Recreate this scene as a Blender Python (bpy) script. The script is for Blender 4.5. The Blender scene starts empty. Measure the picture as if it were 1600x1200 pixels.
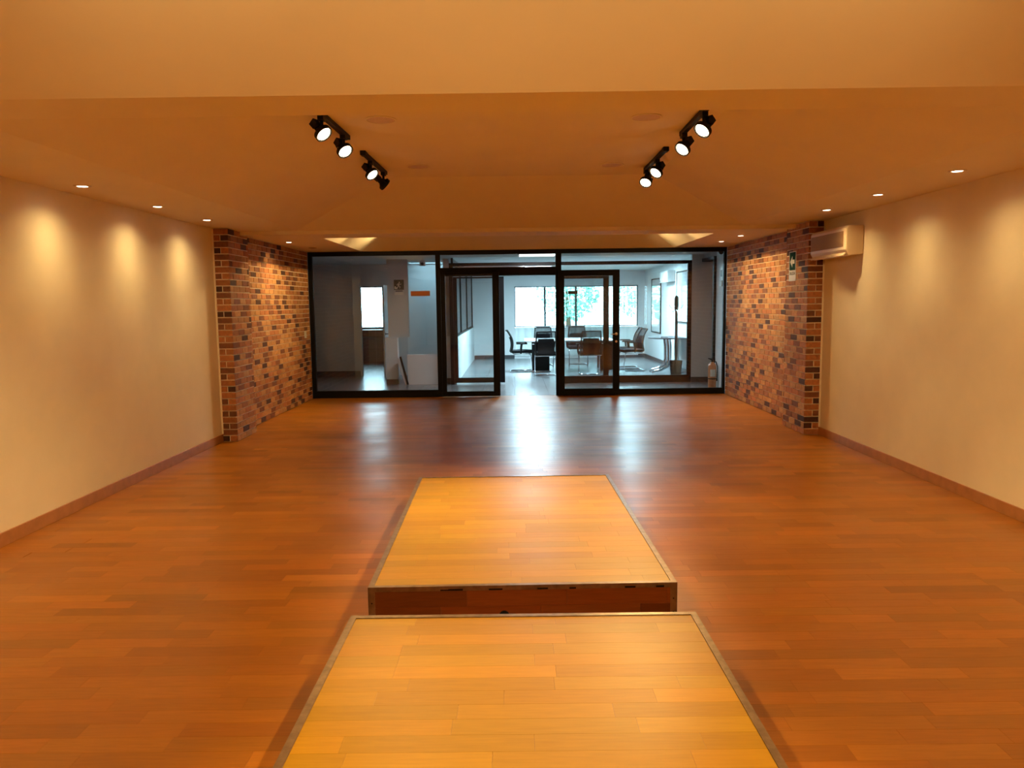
import bpy, bmesh, math, random
from mathutils import Vector, Matrix
random.seed(7)
C = bpy.context.scene.collection
PI = math.pi

# ------------------------------------------------------------------ camera
SOF = 2.51            # height of the flat soffit
GY = 13.25            # plane of the black framed glass partition
cam = bpy.data.cameras.new('camera'); cam.sensor_width = 36; cam.lens = 27.0
cam.clip_start = 0.05; cam.clip_end = 300
co = bpy.data.objects.new('camera', cam); C.objects.link(co)
pitch, yaw, roll = math.radians(5.992), math.radians(0.217), 0.0125
fw = Vector((0, math.cos(pitch), -math.sin(pitch))); up = Vector((0, math.sin(pitch), math.cos(pitch))); rt = Vector((1, 0, 0))
Rz = Matrix.Rotation(yaw, 3, 'Z'); fw, up, rt = Rz @ fw, Rz @ up, Rz @ rt
c_, s_ = math.cos(roll), math.sin(roll)
xa, ya = rt*c_ - up*s_, rt*s_ + up*c_
co.matrix_world = Matrix(((xa.x, ya.x, -fw.x, 0), (xa.y, ya.y, -fw.y, 0), (xa.z, ya.z, -fw.z, 1.6), (0, 0, 0, 1)))
bpy.context.scene.camera = co

# ------------------------------------------------------------------ world, exposure, lights
sc = bpy.context.scene
sc.view_settings.view_transform = 'Standard'; sc.view_settings.look = 'None'
sc.view_settings.exposure = 0.0; sc.view_settings.gamma = 1.0; sc.view_settings.use_curve_mapping = False
sc.cycles.max_bounces = 8; sc.cycles.diffuse_bounces = 5; sc.cycles.glossy_bounces = 5
sc.cycles.transparent_max_bounces = 24; sc.cycles.transmission_bounces = 4
sc.cycles.caustics_reflective = False; sc.cycles.caustics_refractive = False
sc.cycles.sample_clamp_indirect = 6.0
sc.cycles.use_denoising = True
w = bpy.data.worlds.new('sky'); sc.world = w; w.use_nodes = True
bg = w.node_tree.nodes['Background']; bg.inputs[0].default_value = (0.55, 0.86, 1.0, 1); bg.inputs[1].default_value = 19.0

WARM = (1.0, 0.665, 0.255)
def spot(name, loc, to, power, size, blend, rad=0.04, col=WARM):
    l = bpy.data.lights.new(name, 'SPOT'); l.energy = power; l.spot_size = math.radians(size); l.spot_blend = blend
    l.shadow_soft_size = rad; l.color = col
    o = bpy.data.objects.new(name, l); C.objects.link(o); o.location = loc
    d = Vector(to) - Vector(loc); o.rotation_euler = d.to_track_quat('-Z', 'Y').to_euler()
    return o
def area(name, loc, rot, sx, sy, power, col, portal=False):
    l = bpy.data.lights.new(name, 'AREA'); l.shape = 'RECTANGLE'; l.size = sx; l.size_y = sy; l.energy = power; l.color = col
    if portal: l.cycles.is_portal = True
    o = bpy.data.objects.new(name, l); C.objects.link(o); o.location = loc; o.rotation_euler = rot
    return o
P_DOWN = 22; P_WIDE = 30; P_TRACK = 140; P_NEAR = 105
# recessed downlights along both side walls (the ones in view get their fixtures further down)
DOWN_L = [5.83, 7.04, 8.16, 11.1]; DOWN_R = [5.66, 6.87, 7.98, 10.96, 11.97]
for sx, ys in ((-1, DOWN_L + [4.6, 3.4, 2.2, 1.0, -0.2, -1.4]), (1, DOWN_R + [4.45, 3.25, 2.05, 0.85, -0.35, -1.55])):
    for y in ys:
        spot('downlight_lamp', (3.2*sx, y, SOF-0.012), (3.36*sx, y, 0), P_DOWN*(1.7 if y > 10 else 1), 90, 1.0)
        spot('downlight_lamp', (3.2*sx, y, SOF-0.012), (3.33*sx, y, 0), P_WIDE*(1.5 if y > 10 else 1), 140, 1.0)
# the coffer above and behind the camera has the same kind of track spots
for s in (-1, 1):
    spot('track_lamp', (1.3*s, 2.0, 2.76), (-.35*s, 1.5, 0), P_NEAR, 74, 0.4, 0.05)
    spot('track_lamp', (1.3*s, 1.0, 2.76), (-.35*s, 1.6, 0), P_NEAR, 74, 0.4, 0.05)
    spot('track_lamp', (1.0*s, 0.9, 2.66), (.85*s, 2.9, 2.62), 150, 78, 1.0, 0.05)
    # third coffer, beside the glass: its tracks hang out of sight behind the drop beam and wash the brick walls
    for y in (11.3, 12.4):
        spot('track_lamp', (1.75*s, y, 2.80), (3.5*s, (10.1 if y < 12 else 12.2), 1.1), (125 if y < 12 else 85), 116, 0.5, 0.03)
    spot('track_lamp', (1.3*s, -1.6, 2.76), (-.5*s, -2.2, 0), P_NEAR, 74, 0.4, 0.05)
# daylight through the windows of the rooms behind the glass
area('window_portal', (1.9, 22.38, 1.2), (math.radians(-90), 0, 0), 3.6, 1.9, 1, (1, 1, 1), True)
area('window_portal', (-4.1, 22.38, 1.5), (math.radians(-90), 0, 0), 0.9, 1.3, 1, (1, 1, 1), True)

# ------------------------------------------------------------------ materials
def nt(name):
    m = bpy.data.materials.new(name); m.use_nodes = True
    return m, m.node_tree, m.node_tree.nodes['Principled BSDF']
def plain(name, col, rough=0.6, metal=0.0, noise=0.0, nscale=8, bump=0.0, spec=0.5, coat=0.0):
    m, t, b = nt(name)
    b.inputs['Roughness'].default_value = rough; b.inputs['Metallic'].default_value = metal
    b.inputs['Specular IOR Level'].default_value = spec; b.inputs['Coat Weight'].default_value = coat
    b.inputs['Base Color'].default_value = (*col, 1)
    if noise or bump:
        g = t.nodes.new('ShaderNodeNewGeometry'); n = t.nodes.new('ShaderNodeTexNoise'); n.inputs['Scale'].default_value = nscale
        n.inputs['Detail'].default_value = 5
        t.links.new(g.outputs['Position'], n.inputs['Vector'])
        if noise:
            h = t.nodes.new('ShaderNodeHueSaturation'); h.inputs['Color'].default_value = (*col, 1)
            mr = t.nodes.new('ShaderNodeMapRange'); mr.inputs['To Min'].default_value = 1-noise; mr.inputs['To Max'].default_value = 1+noise
            mr.inputs['From Min'].default_value = .3; mr.inputs['From Max'].default_value = .7
            t.links.new(n.outputs['Fac'], mr.inputs['Value']); t.links.new(mr.outputs[0], h.inputs['Value']); t.links.new(h.outputs[0], b.inputs['Base Color'])
        if bump:
            bp = t.nodes.new('ShaderNodeBump'); bp.inputs['Strength'].default_value = bump; bp.inputs['Distance'].default_value = 0.01
            t.links.new(n.outputs['Fac'], bp.inputs['Height']); t.links.new(bp.outputs[0], b.inputs['Normal'])
    return m
def tinted(name, rough, stretch, gscale, gamt, bump, spec=0.5, coat=0.0, coat_rough=0.1, rvar=0.0):
    """colour = object colour x colour attribute, with grain"""
    m, t, b = nt(name)
    N, L = t.nodes, t.links
    oi = N.new('ShaderNodeObjectInfo'); at = N.new('ShaderNodeAttribute'); at.attribute_name = 'Col'
    mx = N.new('ShaderNodeMix'); mx.data_type = 'RGBA'; mx.blend_type = 'MULTIPLY'; mx.inputs[0].default_value = 1
    L.new(oi.outputs['Color'], mx.inputs[6]); L.new(at.outputs['Color'], mx.inputs[7])
    g = N.new('ShaderNodeNewGeometry'); off = N.new('ShaderNodeVectorMath'); off.operation = 'MULTIPLY_ADD'
    L.new(mx.outputs[2], off.inputs[0]); off.inputs[1].default_value = (37, 53, 71); L.new(g.outputs['Position'], off.inputs[2])
    mp = N.new('ShaderNodeMapping'); mp.inputs['Scale'].default_value = stretch; L.new(off.outputs[0], mp.inputs['Vector'])
    n = N.new('ShaderNodeTexNoise'); n.inputs['Scale'].default_value = gscale; n.inputs['Detail'].default_value = 6; L.new(mp.outputs[0], n.inputs['Vector'])
    mr = N.new('ShaderNodeMapRange'); mr.inputs['From Min'].default_value = .3; mr.inputs['From Max'].default_value = .7
    mr.inputs['To Min'].default_value = 1-gamt; mr.inputs['To Max'].default_value = 1+gamt; L.new(n.outputs['Fac'], mr.inputs['Value'])
    h = N.new('ShaderNodeHueSaturation'); L.new(mx.outputs[2], h.inputs['Color']); L.new(mr.outputs[0], h.inputs['Value'])
    L.new(h.outputs[0], b.inputs['Base Color'])
    b.inputs['Roughness'].default_value = rough; b.inputs['Specular IOR Level'].default_value = spec
    b.inputs['Coat Weight'].default_value = coat; b.inputs['Coat Roughness'].default_value = coat_rough
    if rvar:
        n2 = N.new('ShaderNodeTexNoise'); n2.inputs['Scale'].default_value = 1.3; n2.inputs['Detail'].default_value = 4; L.new(g.outputs['Position'], n2.inputs['Vector'])
        r2 = N.new('ShaderNodeMapRange'); r2.inputs['From Min'].default_value = .35; r2.inputs['From Max'].default_value = .65
        r2.inputs['To Min'].default_value = rough-rvar; r2.inputs['To Max'].default_value = rough+rvar
        L.new(n2.outputs['Fac'], r2.inputs['Value']); L.new(r2.outputs[0], b.inputs['Roughness'])
    if bump:
        bp = N.new('ShaderNodeBump'); bp.inputs['Strength'].default_value = bump; bp.inputs['Distance'].default_value = 0.004
        L.new(n.outputs['Fac'], bp.inputs['Height']); L.new(bp.outputs[0], b.inputs['Normal'])
    return m
def emit(name, col, s):
    m, t, b = nt(name); b.inputs['Base Color'].default_value = (*col, 1)
    b.inputs['Emission Color'].default_value = (*col, 1); b.inputs['Emission Strength'].default_value = s
    return m
def glassy(name, tint, ior=1.5, rough=0.0):
    m = bpy.data.materials.new(name); m.use_nodes = True; t = m.node_tree; t.nodes.clear()
    o = t.nodes.new('ShaderNodeOutputMaterial'); mx = t.nodes.new('ShaderNodeMixShader'); tr = t.nodes.new('ShaderNodeBsdfTransparent')
    gl = t.nodes.new('ShaderNodeBsdfGlossy'); fr = t.nodes.new('ShaderNodeFresnel'); fr.inputs[0].default_value = ior
    gl.inputs['Roughness'].default_value = rough; tr.inputs[0].default_value = (*tint, 1)
    t.links.new(fr.outputs[0], mx.inputs[0]); t.links.new(tr.outputs[0], mx.inputs[1]); t.links.new(gl.outputs[0], mx.inputs[2]); t.links.new(mx.outputs[0], o.inputs[0])
    return m
def translucent(name, col, amt):
    m = bpy.data.materials.new(name); m.use_nodes = True; t = m.node_tree; t.nodes.clear()
    o = t.nodes.new('ShaderNodeOutputMaterial'); mx = t.nodes.new('ShaderNodeMixShader'); a = t.nodes.new('ShaderNodeBsdfTranslucent'); d = t.nodes.new('ShaderNodeBsdfDiffuse')
    a.inputs[0].default_value = (*col, 1); d.inputs[0].default_value = (*col, 1); mx.inputs[0].default_value = amt
    t.links.new(d.outputs[0], mx.inputs[1]); t.links.new(a.outputs[0], mx.inputs[2]); t.links.new(mx.outputs[0], o.inputs[0])
    return m
def sheer(name, col, amt):
    m = bpy.data.materials.new(name); m.use_nodes = True; t = m.node_tree; t.nodes.clear()
    o = t.nodes.new('ShaderNodeOutputMaterial'); mx = t.nodes.new('ShaderNodeMixShader'); a = t.nodes.new('ShaderNodeBsdfTransparent'); d = t.nodes.new('ShaderNodeBsdfDiffuse')
    d.inputs[0].default_value = (*col, 1); mx.inputs[0].default_value = amt
    t.links.new(a.outputs[0], mx.inputs[1]); t.links.new(d.outputs[0], mx.inputs[2]); t.links.new(mx.outputs[0], o.inputs[0])
    return m
M = {}
M['wall'] = plain('cream_plaster', (0.86, 0.79, 0.64), 0.75, noise=0.03, nscale=3, bump=0.06, spec=0.3)
M['ceil'] = plain('ceiling_paint', (0.87, 0.78, 0.62), 0.8, noise=0.02, nscale=2, spec=0.2)
M['mortar'] = plain('mortar', (0.92, 0.80, 0.64), 0.85, noise=0.05, nscale=20, bump=0.3)
M['brick'] = tinted('brick_slip', 0.75, (1, 1, 1), 30, 0.22, 0.4, spec=0.3)
M['plank'] = tinted('laminate_floor', 0.34, (1.2, 14, 14), 6, 0.09, 0.03, spec=0.4, rvar=0.05)
M['deck'] = tinted('laminate_deck', 0.42, (1.2, 14, 14), 6, 0.07, 0.03, spec=0.35, rvar=0.04)
M['sub'] = plain('joint_backing_board', (0.20, 0.075, 0.02), 0.6)  # dark backing board, its own colour shows in the plank joints
M['base'] = plain('baseboard_wood', (0.42, 0.19, 0.07), 0.4, noise=0.12, nscale=12)
M['trim'] = plain('tan_metal_angle', (0.27, 0.19, 0.125), 0.32, metal=0.55, noise=0.25, nscale=25)
M['darkboard'] = tinted('platform_side_board', 0.4, (1.2, 14, 14), 6, 0.12, 0.03)
M['black'] = plain('black_aluminium', (0.006, 0.006, 0.007), 0.5, spec=0.15)
M['blackmat'] = plain('black_plastic', (0.008, 0.007, 0.007), 0.5, spec=0.15)
M['glass'] = glassy('clear_glass', (0.93, 0.95, 0.95), 1.58)
M['steel'] = plain('dark_window_steel', (0.02, 0.024, 0.028), 0.5)
M['win_glass'] = glassy('window_glass', (0.94, 0.97, 0.97), 1.4)
M['grey_wall'] = plain('grey_white_paint', (0.62, 0.64, 0.64), 0.7, noise=0.02, nscale=3)
M['white_wall'] = plain('white_paint', (0.80, 0.82, 0.82), 0.7, noise=0.02, nscale=3)
M['tile'] = tinted('grey_floor_tile', 0.27, (1, 1, 1), 5, 0.05, 0, spec=0.6)
M['grout'] = plain('grout', (0.06, 0.06, 0.06), 0.8)
M['dark_base'] = plain('dark_skirting', (0.05, 0.05, 0.055), 0.4)
M['chrome'] = plain('chrome', (0.75, 0.78, 0.82), 0.12, metal=1.0)
M['mesh'] = sheer('mesh_back', (0.012, 0.012, 0.015), 0.45)
M['fabric'] = plain('black_fabric', (0.010, 0.010, 0.012), 0.85, spec=0.2, bump=0.2, nscale=120)
M['bluefab'] = plain('blue_fabric', (0.02, 0.04, 0.16), 0.85)
M['table_white'] = plain('white_laminate', (0.85, 0.86, 0.86), 0.25, coat=0.3)
M['ac'] = plain('cream_plastic', (0.74, 0.60, 0.42), 0.4)
M['ac_dark'] = plain('grille_plastic', (0.36, 0.23, 0.12), 0.7)
M['ac_white'] = plain('white_plastic', (0.72, 0.72, 0.70), 0.4)
M['disc'] = plain('speaker_grille', (0.70, 0.55, 0.50), 0.7, noise=0.08, nscale=150)
M['frame_grey'] = plain('grey_aluminium', (0.20, 0.22, 0.24), 0.4, metal=0.5)
M['lamp'] = emit('lamp_face', (1.0, 0.80, 0.50), 9)
M['downlamp'] = emit('downlight_face', (1.0, 0.82, 0.58), 12)
M['panel_light'] = emit('cold_light_panel', (0.93, 0.96, 1.0), 3.2)
M['green'] = plain('sign_green', (0.005, 0.06, 0.04), 0.85, spec=0.1)
M['darkgreen'] = plain('sign_dark_green', (0.02, 0.05, 0.045), 0.4)
M['signwhite'] = plain('sign_white', (0.8, 0.78, 0.7), 0.5)
M['orange'] = plain('orange_vinyl', (0.62, 0.26, 0.10), 0.5)
M['grey_sticker'] = plain('dark_grey_vinyl', (0.06, 0.06, 0.065), 0.5)
M['ext'] = plain('extinguisher_paint', (0.62, 0.24, 0.09), 0.3, coat=0.5)
M['wood_dark'] = plain('dark_cabinet_wood', (0.16, 0.06, 0.04), 0.4, noise=0.2, nscale=12)
M['cab'] = plain('dark_grey_drawer', (0.10, 0.10, 0.11), 0.45)
M['frost'] = translucent('frosted_glass', (0.9, 0.93, 0.93), 0.55)
M['board'] = plain('glossy_white_board', (0.8, 0.85, 0.87), 0.06, coat=1.0)
M['leaf'] = plain('leaves', (0.30, 0.62, 0.50), 0.5, noise=0.4, nscale=3)
M['bark'] = plain('bark', (0.12, 0.08, 0.05), 0.9, noise=0.3)
M['grass'] = plain('ground', (0.35, 0.38, 0.33), 0.9, noise=0.2, nscale=1)
M['hole'] = plain('cable_hole', (0.004, 0.004, 0.004), 0.9)

# ------------------------------------------------------------------ mesh builder
class MB:
    def __init__(s): s.v = []; s.f = []; s.col = []; s.cur = (1, 1, 1); s.mi = []; s.m = 0
    def _add(s, vs, fs):
        n = len(s.v); s.v += [tuple(v) for v in vs]
        for f in fs: s.f.append(tuple(i+n for i in f)); s.col.append(s.cur); s.mi.append(s.m)
        return s
    def box(s, x0, x1, y0, y1, z0, z1, mat=None):
        vs = [Vector((x, y, z)) for z in (z0, z1) for y in (y0, y1) for x in (x0, x1)]
        if mat is not None: vs = [mat @ v for v in vs]
        return s._add(vs, [(0, 2, 3, 1), (4, 5, 7, 6), (0, 1, 5, 4), (2, 6, 7, 3), (0, 4, 6, 2), (1, 3, 7, 5)])
    def poly(s, pts): return s._add(pts, [tuple(range(len(pts)))])
    def prism(s, pts, d):
        """pts: closed 3D outline, extruded by vector d"""
        n = len(pts); d = Vector(d); a = [Vector(p) for p in pts]; b = [p+d for p in a]
        return s._add(a+b, [tuple(range(n))[::-1], tuple(range(n, 2*n))] + [(i, (i+1) % n, n+(i+1) % n, n+i) for i in range(n)])
    def tube(s, path, r, n=10, closed=False, sx=1.0):
        P = [Vector(p) for p in path]; rings = []; K = len(P)
        rr = r if isinstance(r, (list, tuple)) else [r]*K
        prev = None
        for i in range(K):
            a = P[(i-1) % K] if (closed or i > 0) else P[i]; b = P[(i+1) % K] if (closed or i < K-1) else P[i]
            t = (b-a).normalized()
            if prev is None:
                ref = Vector((0, 0, 1)) if abs(t.z) < .9 else Vector((1, 0, 0)); u = t.cross(ref).normalized()
            else: u = (prev - t*prev.dot(t)).normalized()
            prev = u; w_ = t.cross(u)
            rings.append([P[i] + (u*math.cos(q)*sx + w_*math.sin(q))*rr[i] for q in [2*PI*k/n for k in range(n)]])
        vs = [v for rg in rings for v in rg]; fs = []
        for i in range(K if closed else K-1):
            j = (i+1) % K
            for k in range(n): fs.append((i*n+k, i*n+(k+1) % n, j*n+(k+1) % n, j*n+k))
        if not closed: fs += [tuple(range(n))[::-1], tuple((K-1)*n+k for k in range(n))]
        return s._add(vs, fs)
    def lathe(s, prof, origin=(0, 0, 0), axis=(0, 0, 1), n=24):
        """prof: (radius, height) list along the axis"""
        ax = Vector(axis).normalized(); ref = Vector((0, 0, 1)) if abs(ax.z) < .9 else Vector((1, 0, 0))
        u = ax.cross(ref).normalized(); w_ = ax.cross(u); O = Vector(origin); vs = []; fs = []
        for r, h in prof:
            for k in range(n): q = 2*PI*k/n; vs.append(O + ax*h + (u*math.cos(q)+w_*math.sin(q))*max(r, 1e-5))
        for i in range(len(prof)-1):
            for k in range(n): fs.append((i*n+k, i*n+(k+1) % n, (i+1)*n+(k+1) % n, (i+1)*n+k))
        fs += [tuple(range(n))[::-1], tuple((len(prof)-1)*n+k for k in range(n))]
        return s._add(vs, fs)
    def grid(s, fn, nu, nv, th=0.0):
        """sheet fn(u,v)->point with thickness th along its normal"""
        pts = [[Vector(fn(i/nu, j/nv)) for j in range(nv+1)] for i in range(nu+1)]
        def nrm(i, j):
            a = pts[min(i+1, nu)][j]-pts[max(i-1, 0)][j]; b = pts[i][min(j+1, nv)]-pts[i][max(j-1, 0)]
            return a.cross(b).normalized()
        A = [pts[i][j]+nrm(i, j)*th/2 for i in range(nu+1) for j in range(nv+1)]
        B = [pts[i][j]-nrm(i, j)*th/2 for i in range(nu+1) for j in range(nv+1)]
        W = nv+1; K = len(A); fs = []
        for i in range(nu):
            for j in range(nv):
                q = (i*W+j, (i+1)*W+j, (i+1)*W+j+1, i*W+j+1); fs.append(q); fs.append(tuple(K+k for k in q[::-1]))
        for i in range(nu):
            for j in (0, nv):
                a, b = i*W+j, (i+1)*W+j; fs.append((a, K+a, K+b, b) if j == 0 else (b, K+b, K+a, a))
        for j in range(nv):
            for i in (0, nu):
                a, b = i*W+j, i*W+j+1; fs.append((b, K+b, K+a, a) if i == 0 else (a, K+a, K+b, b))
        return s._add(A+B, fs)
    def mesh(s, name, mats, smooth=False, attr=False):
        me = bpy.data.meshes.new(name); me.from_pydata(s.v, [], s.f)
        for m in (mats if isinstance(mats, list) else [mats]): me.materials.append(m)
        if any(s.mi): me.polygons.foreach_set('material_index', s.mi)
        if attr:
            ca = me.color_attributes.new('Col', 'FLOAT_COLOR', 'CORNER'); buf = []
            for p, c in zip(me.polygons, s.col): buf += [c[0], c[1], c[2], 1.0]*p.loop_total
            ca.data.foreach_set('color', buf)
        bm = bmesh.new(); bm.from_mesh(me); bmesh.ops.recalc_face_normals(bm, faces=bm.faces); bm.to_mesh(me); bm.free()
        if smooth:
            me.polygons.foreach_set('use_smooth', [True]*len(me.polygons))
            try: me.set_sharp_from_angle(angle=math.radians(40))
            except Exception: pass
        me.update(); return me
    def build(s, name, mats, parent=None, smooth=False, attr=False, bevel=0, loc=None):
        o = bpy.data.objects.new(name, s.mesh(name, mats, smooth, attr)); C.objects.link(o)
        if parent is not None: o.parent = parent
        if loc: o.location = loc
        if bevel:
            b = o.modifiers.new('bevel', 'BEVEL'); b.width = bevel; b.segments = 2; b.limit_method = 'ANGLE'; b.angle_limit = math.radians(50)
        return o
def tag(o, label=None, cat=None, group=None, kind=None):
    if label: o['label'] = label
    if cat: o['category'] = cat
    if group: o['group'] = group
    if kind: o['kind'] = kind
    return o
def thing(name, label, cat, loc=(0, 0, 0), rz=0, group=None):
    o = bpy.data.objects.new(name, None); C.objects.link(o); o.location = loc; o.rotation_euler = (0, 0, rz); o.empty_display_size = .1
    return tag(o, label, cat, group)
def struct(name, mb, mats, parent=None, **k):
    o = mb.build(name, mats, parent, **k)
    if parent is None: o['kind'] = 'structure'
    return o
def sempty(name):
    o = bpy.data.objects.new(name, None); C.objects.link(o); o['kind'] = 'structure'; return o
def copy_tree(o, parent=None):
    c = o.copy(); C.objects.link(c); c.parent = parent
    for ch in list(o.children): copy_tree(ch, c)
    return c
def colobj(name, me, loc, col, parent):
    o = bpy.data.objects.new(name, me); C.objects.link(o); o.parent = parent; o.location = loc; o.color = (*col, 1); return o
_bc = {}
def boxmesh(key, dims, mat, name):
    k = (key,)+tuple(round(d, 3) for d in dims)
    if k not in _bc:
        a, b, c = dims; _bc[k] = MB().box(0, a, 0, b, 0, c).mesh(name, mat, attr=True)
    return _bc[k]

# ------------------------------------------------------------------ hall: floor
XL, XR, YB, YG = -3.50, 3.62, -4.0, 13.30
floor = struct('floor', MB().box(XL-.35, XR+.35, YB-.2, YG, -0.12, -0.010), M['sub'])
F_BASE = (0.335, 0.118, 0.009)
def wood(base, var, warm=0.0):
    k = 1 + random.uniform(-var, var); g = random.uniform(-.06, .06)
    return (base[0]*k, base[1]*k*(1+g), base[2]*k*(1+g*2))
PW = 0.096
cand = []
y = YB
row = 0
while y < YG-0.002:
    y1 = min(y+PW, YG); x = XL - random.uniform(0, .5)
    while x < XR:
        L = random.choice((.38, .46, .54, .54, .62)); x1 = x+L
        if x < XL and x1 < XL+.12: x1 = XL+.3
        if XR-x1 < .12: x1 = XR+.01
        a, b = max(x, XL), min(x1, XR)
        if b-a > .03: cand.append((a, b, y, y1, wood(F_BASE, 0.15 if random.random() < .75 else .26)))
        x = x1
    y = y1; row += 1
def infr(p):   # in the photograph's view and not under a platform
    a, b, y0, y1, c = p
    if y0 < 2.6: return False
    if max(abs(a), abs(b)) > .75*y0+.2 and min(abs(a), abs(b)) > .68*y0: return False
    if y0 < 6.1 and a > -.8 and b < .85: return False
    return True
vis = [p for p in cand if infr(p)][:300]; vs_ = set(id(p) for p in vis)
G = 0.0008
for a, b, y0, y1, c in vis:
    colobj('floor_plank', boxmesh('p', (round(b-a, 2)-G, y1-y0-G, .010), M['plank'], 'floor_plank'), (a, y0, -0.010), c, floor)
mb = MB()
for p in cand:
    if id(p) in vs_: continue
    a, b, y0, y1, c = p; mb.cur = c; mb.box(a, b-G, y0, y1-G, -0.010, 0)
tag(mb.build('floor_planks', M['plank'], floor, attr=True), kind='stuff')

# ------------------------------------------------------------------ hall: plaster walls and baseboards
PY0, PYL, PYR = 9.05, 9.72, 9.78     # brick piers
struct('wall_left', MB().box(XL-.2, XL, YB, PY0, 0, 2.9), M['wall'])
struct('wall_right', MB().box(XR, XR+.2, YB, PY0, 0, 2.9), M['wall'])
struct('wall_back', MB().box(XL-.2, XR+.2, YB-.2, YB, 0, 2.9), M['wall'])
struct('baseboard_left', MB().box(XL, XL+.014, YB, PY0, 0, .095), M['base'], bevel=.003)
struct('baseboard_right', MB().box(XR-.014, XR, YB, PY0, 0, .095), M['base'], bevel=.003)
# slim plaster return beside each pier
struct('trim_1', MB().box(XL, XL+.02, PY0-.012, PY0, .095, SOF), M['wall'])
struct('trim_2', MB().box(XR-.02, XR, PY0-.012, PY0, .095, SOF), M['wall'])

# ------------------------------------------------------------------ hall: brick clad walls
CH = SOF/34; BL = .2; BJ = .013; BT = .010
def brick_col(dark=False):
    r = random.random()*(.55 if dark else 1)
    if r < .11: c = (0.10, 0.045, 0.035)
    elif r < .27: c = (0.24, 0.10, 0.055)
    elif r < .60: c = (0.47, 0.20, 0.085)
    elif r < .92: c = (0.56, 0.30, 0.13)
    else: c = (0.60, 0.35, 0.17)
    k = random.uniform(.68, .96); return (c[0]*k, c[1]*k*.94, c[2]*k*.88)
def brick_wall(name, s, px, pface, pend):
    """s: -1 left wall (faces +X), +1 right wall (faces -X); px wall plane, pface pier side plane"""
    mb = MB()
    lo, hi = sorted((px, px+s*.2)); mb.box(lo, hi, pend, GY-.05, 0, 2.9)
    lo, hi = sorted((pface, px+s*.2)); mb.box(lo, hi, PY0, pend, 0, 2.9)
    wl = struct(name, mb, M['mortar'])
    bricks = []           # (priority, x0,y0,z0,dx,dy,dz)
    for r in range(34):
        z0 = r*CH+BJ*.5; dz = CH-BJ
        full = (r % 2 == 1) if s < 0 else (r % 2 == 0)
        # pier front, faces the camera
        fx0, fx1 = sorted((pface-s*BT, px-s*.012))
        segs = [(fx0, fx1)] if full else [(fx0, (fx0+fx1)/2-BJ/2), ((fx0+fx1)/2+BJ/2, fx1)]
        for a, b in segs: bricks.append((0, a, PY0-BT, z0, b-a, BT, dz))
        # pier side
        yy = PY0 + (0.0 if full else -BL/2)
        while yy < pend:
            a, b = max(yy, PY0), min(yy+BL, pend)
            if b-a > .03: bricks.append((1, (pface if s < 0 else pface-BT), a+BJ/2, z0, BT, b-a-BJ, dz))
            yy += BL
        # wall beyond
        yy = pend + (0.0 if full else -BL/2) + random.choice((0, 0, .05))
        while yy < GY-.06:
            a, b = max(yy, pend), min(yy+BL, GY-.06)
            if b-a > .03: bricks.append((2+a, (px if s < 0 else px-BT), a+BJ/2, z0, BT, b-a-BJ, dz))
            yy += BL
    bricks.sort(key=lambda q: q[0])
    rest = MB(); lastz = {}
    for i, (p, x, y, z, dx, dy, dz) in enumerate(bricks):
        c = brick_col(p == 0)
        if p > 0:
            while lastz.get(z, 0) and c[0] < .3: c = brick_col()
            lastz[z] = c[0] < .3
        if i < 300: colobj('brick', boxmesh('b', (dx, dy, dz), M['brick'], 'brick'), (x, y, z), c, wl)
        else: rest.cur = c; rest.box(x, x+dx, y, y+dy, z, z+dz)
    tag(rest.build('bricks', M['brick'], wl, attr=True), kind='stuff')
    return wl
brick_wall('wall_left_rear', -1, -3.51, -3.325, PYL)
brick_wall('wall_right_rear', 1, 3.635, 3.44, PYR)

# ------------------------------------------------------------------ hall: coffered ceiling
CX0, CX1, SLOPE, RISE = -2.62, 2.80, 1.32, .40
def coffer(mb, x0, x1, y0, y1, ins=SLOPE, rise=RISE, z=SOF):
    a = [(x0, y0, z), (x1, y0, z), (x1, y1, z), (x0, y1, z)]
    t = z+rise; b = [(x0+ins, y0+ins, t), (x1-ins, y0+ins, t), (x1-ins, y1-ins, t), (x0+ins, y1-ins, t)]
    for i in range(4):
        j = (i+1) % 4; mb.poly([a[i], a[j], b[j], b[i]])
    mb.poly(b)
mb = MB()
COF = [(-2.4, 3.45), (3.80, 9.45), (10.55, GY-.05)]
coffer(mb, CX0, CX1, *COF[0]); coffer(mb, CX0, CX1, *COF[1]); coffer(mb, -2.58, 2.72, *COF[2], ins=.62, rise=.36)
X0, X1 = XL-.3, XR+.3
def flat(x0, x1, y0, y1): mb.poly([(x0, y0, SOF), (x1, y0, SOF), (x1, y1, SOF), (x0, y1, SOF)])
flat(X0, CX0, YB-.2, 9.45); flat(CX1, X1, YB-.2, 9.45)
flat(CX0, CX1, YB-.2, COF[0][0]); flat(CX0, CX1, 3.45, 3.80)
flat(X0, X1, 9.45, 10.55); flat(X0, -2.58, 10.55, 13.2); flat(2.72, X1, 10.55, 13.2); flat(X0, X1, 13.2, 13.32)
struct('ceiling', mb, M['ceil'])
struct('ceiling_slab', MB().box(XL-.5, XR+.5, YB-.3, 13.3, 2.98, 3.1), M['ceil'])
struct('trim_3', MB().box(-3.325, 3.44, 9.452, 9.60, SOF-.048, SOF-.0005), M['ceil'])   # drop beam between the piers

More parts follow.
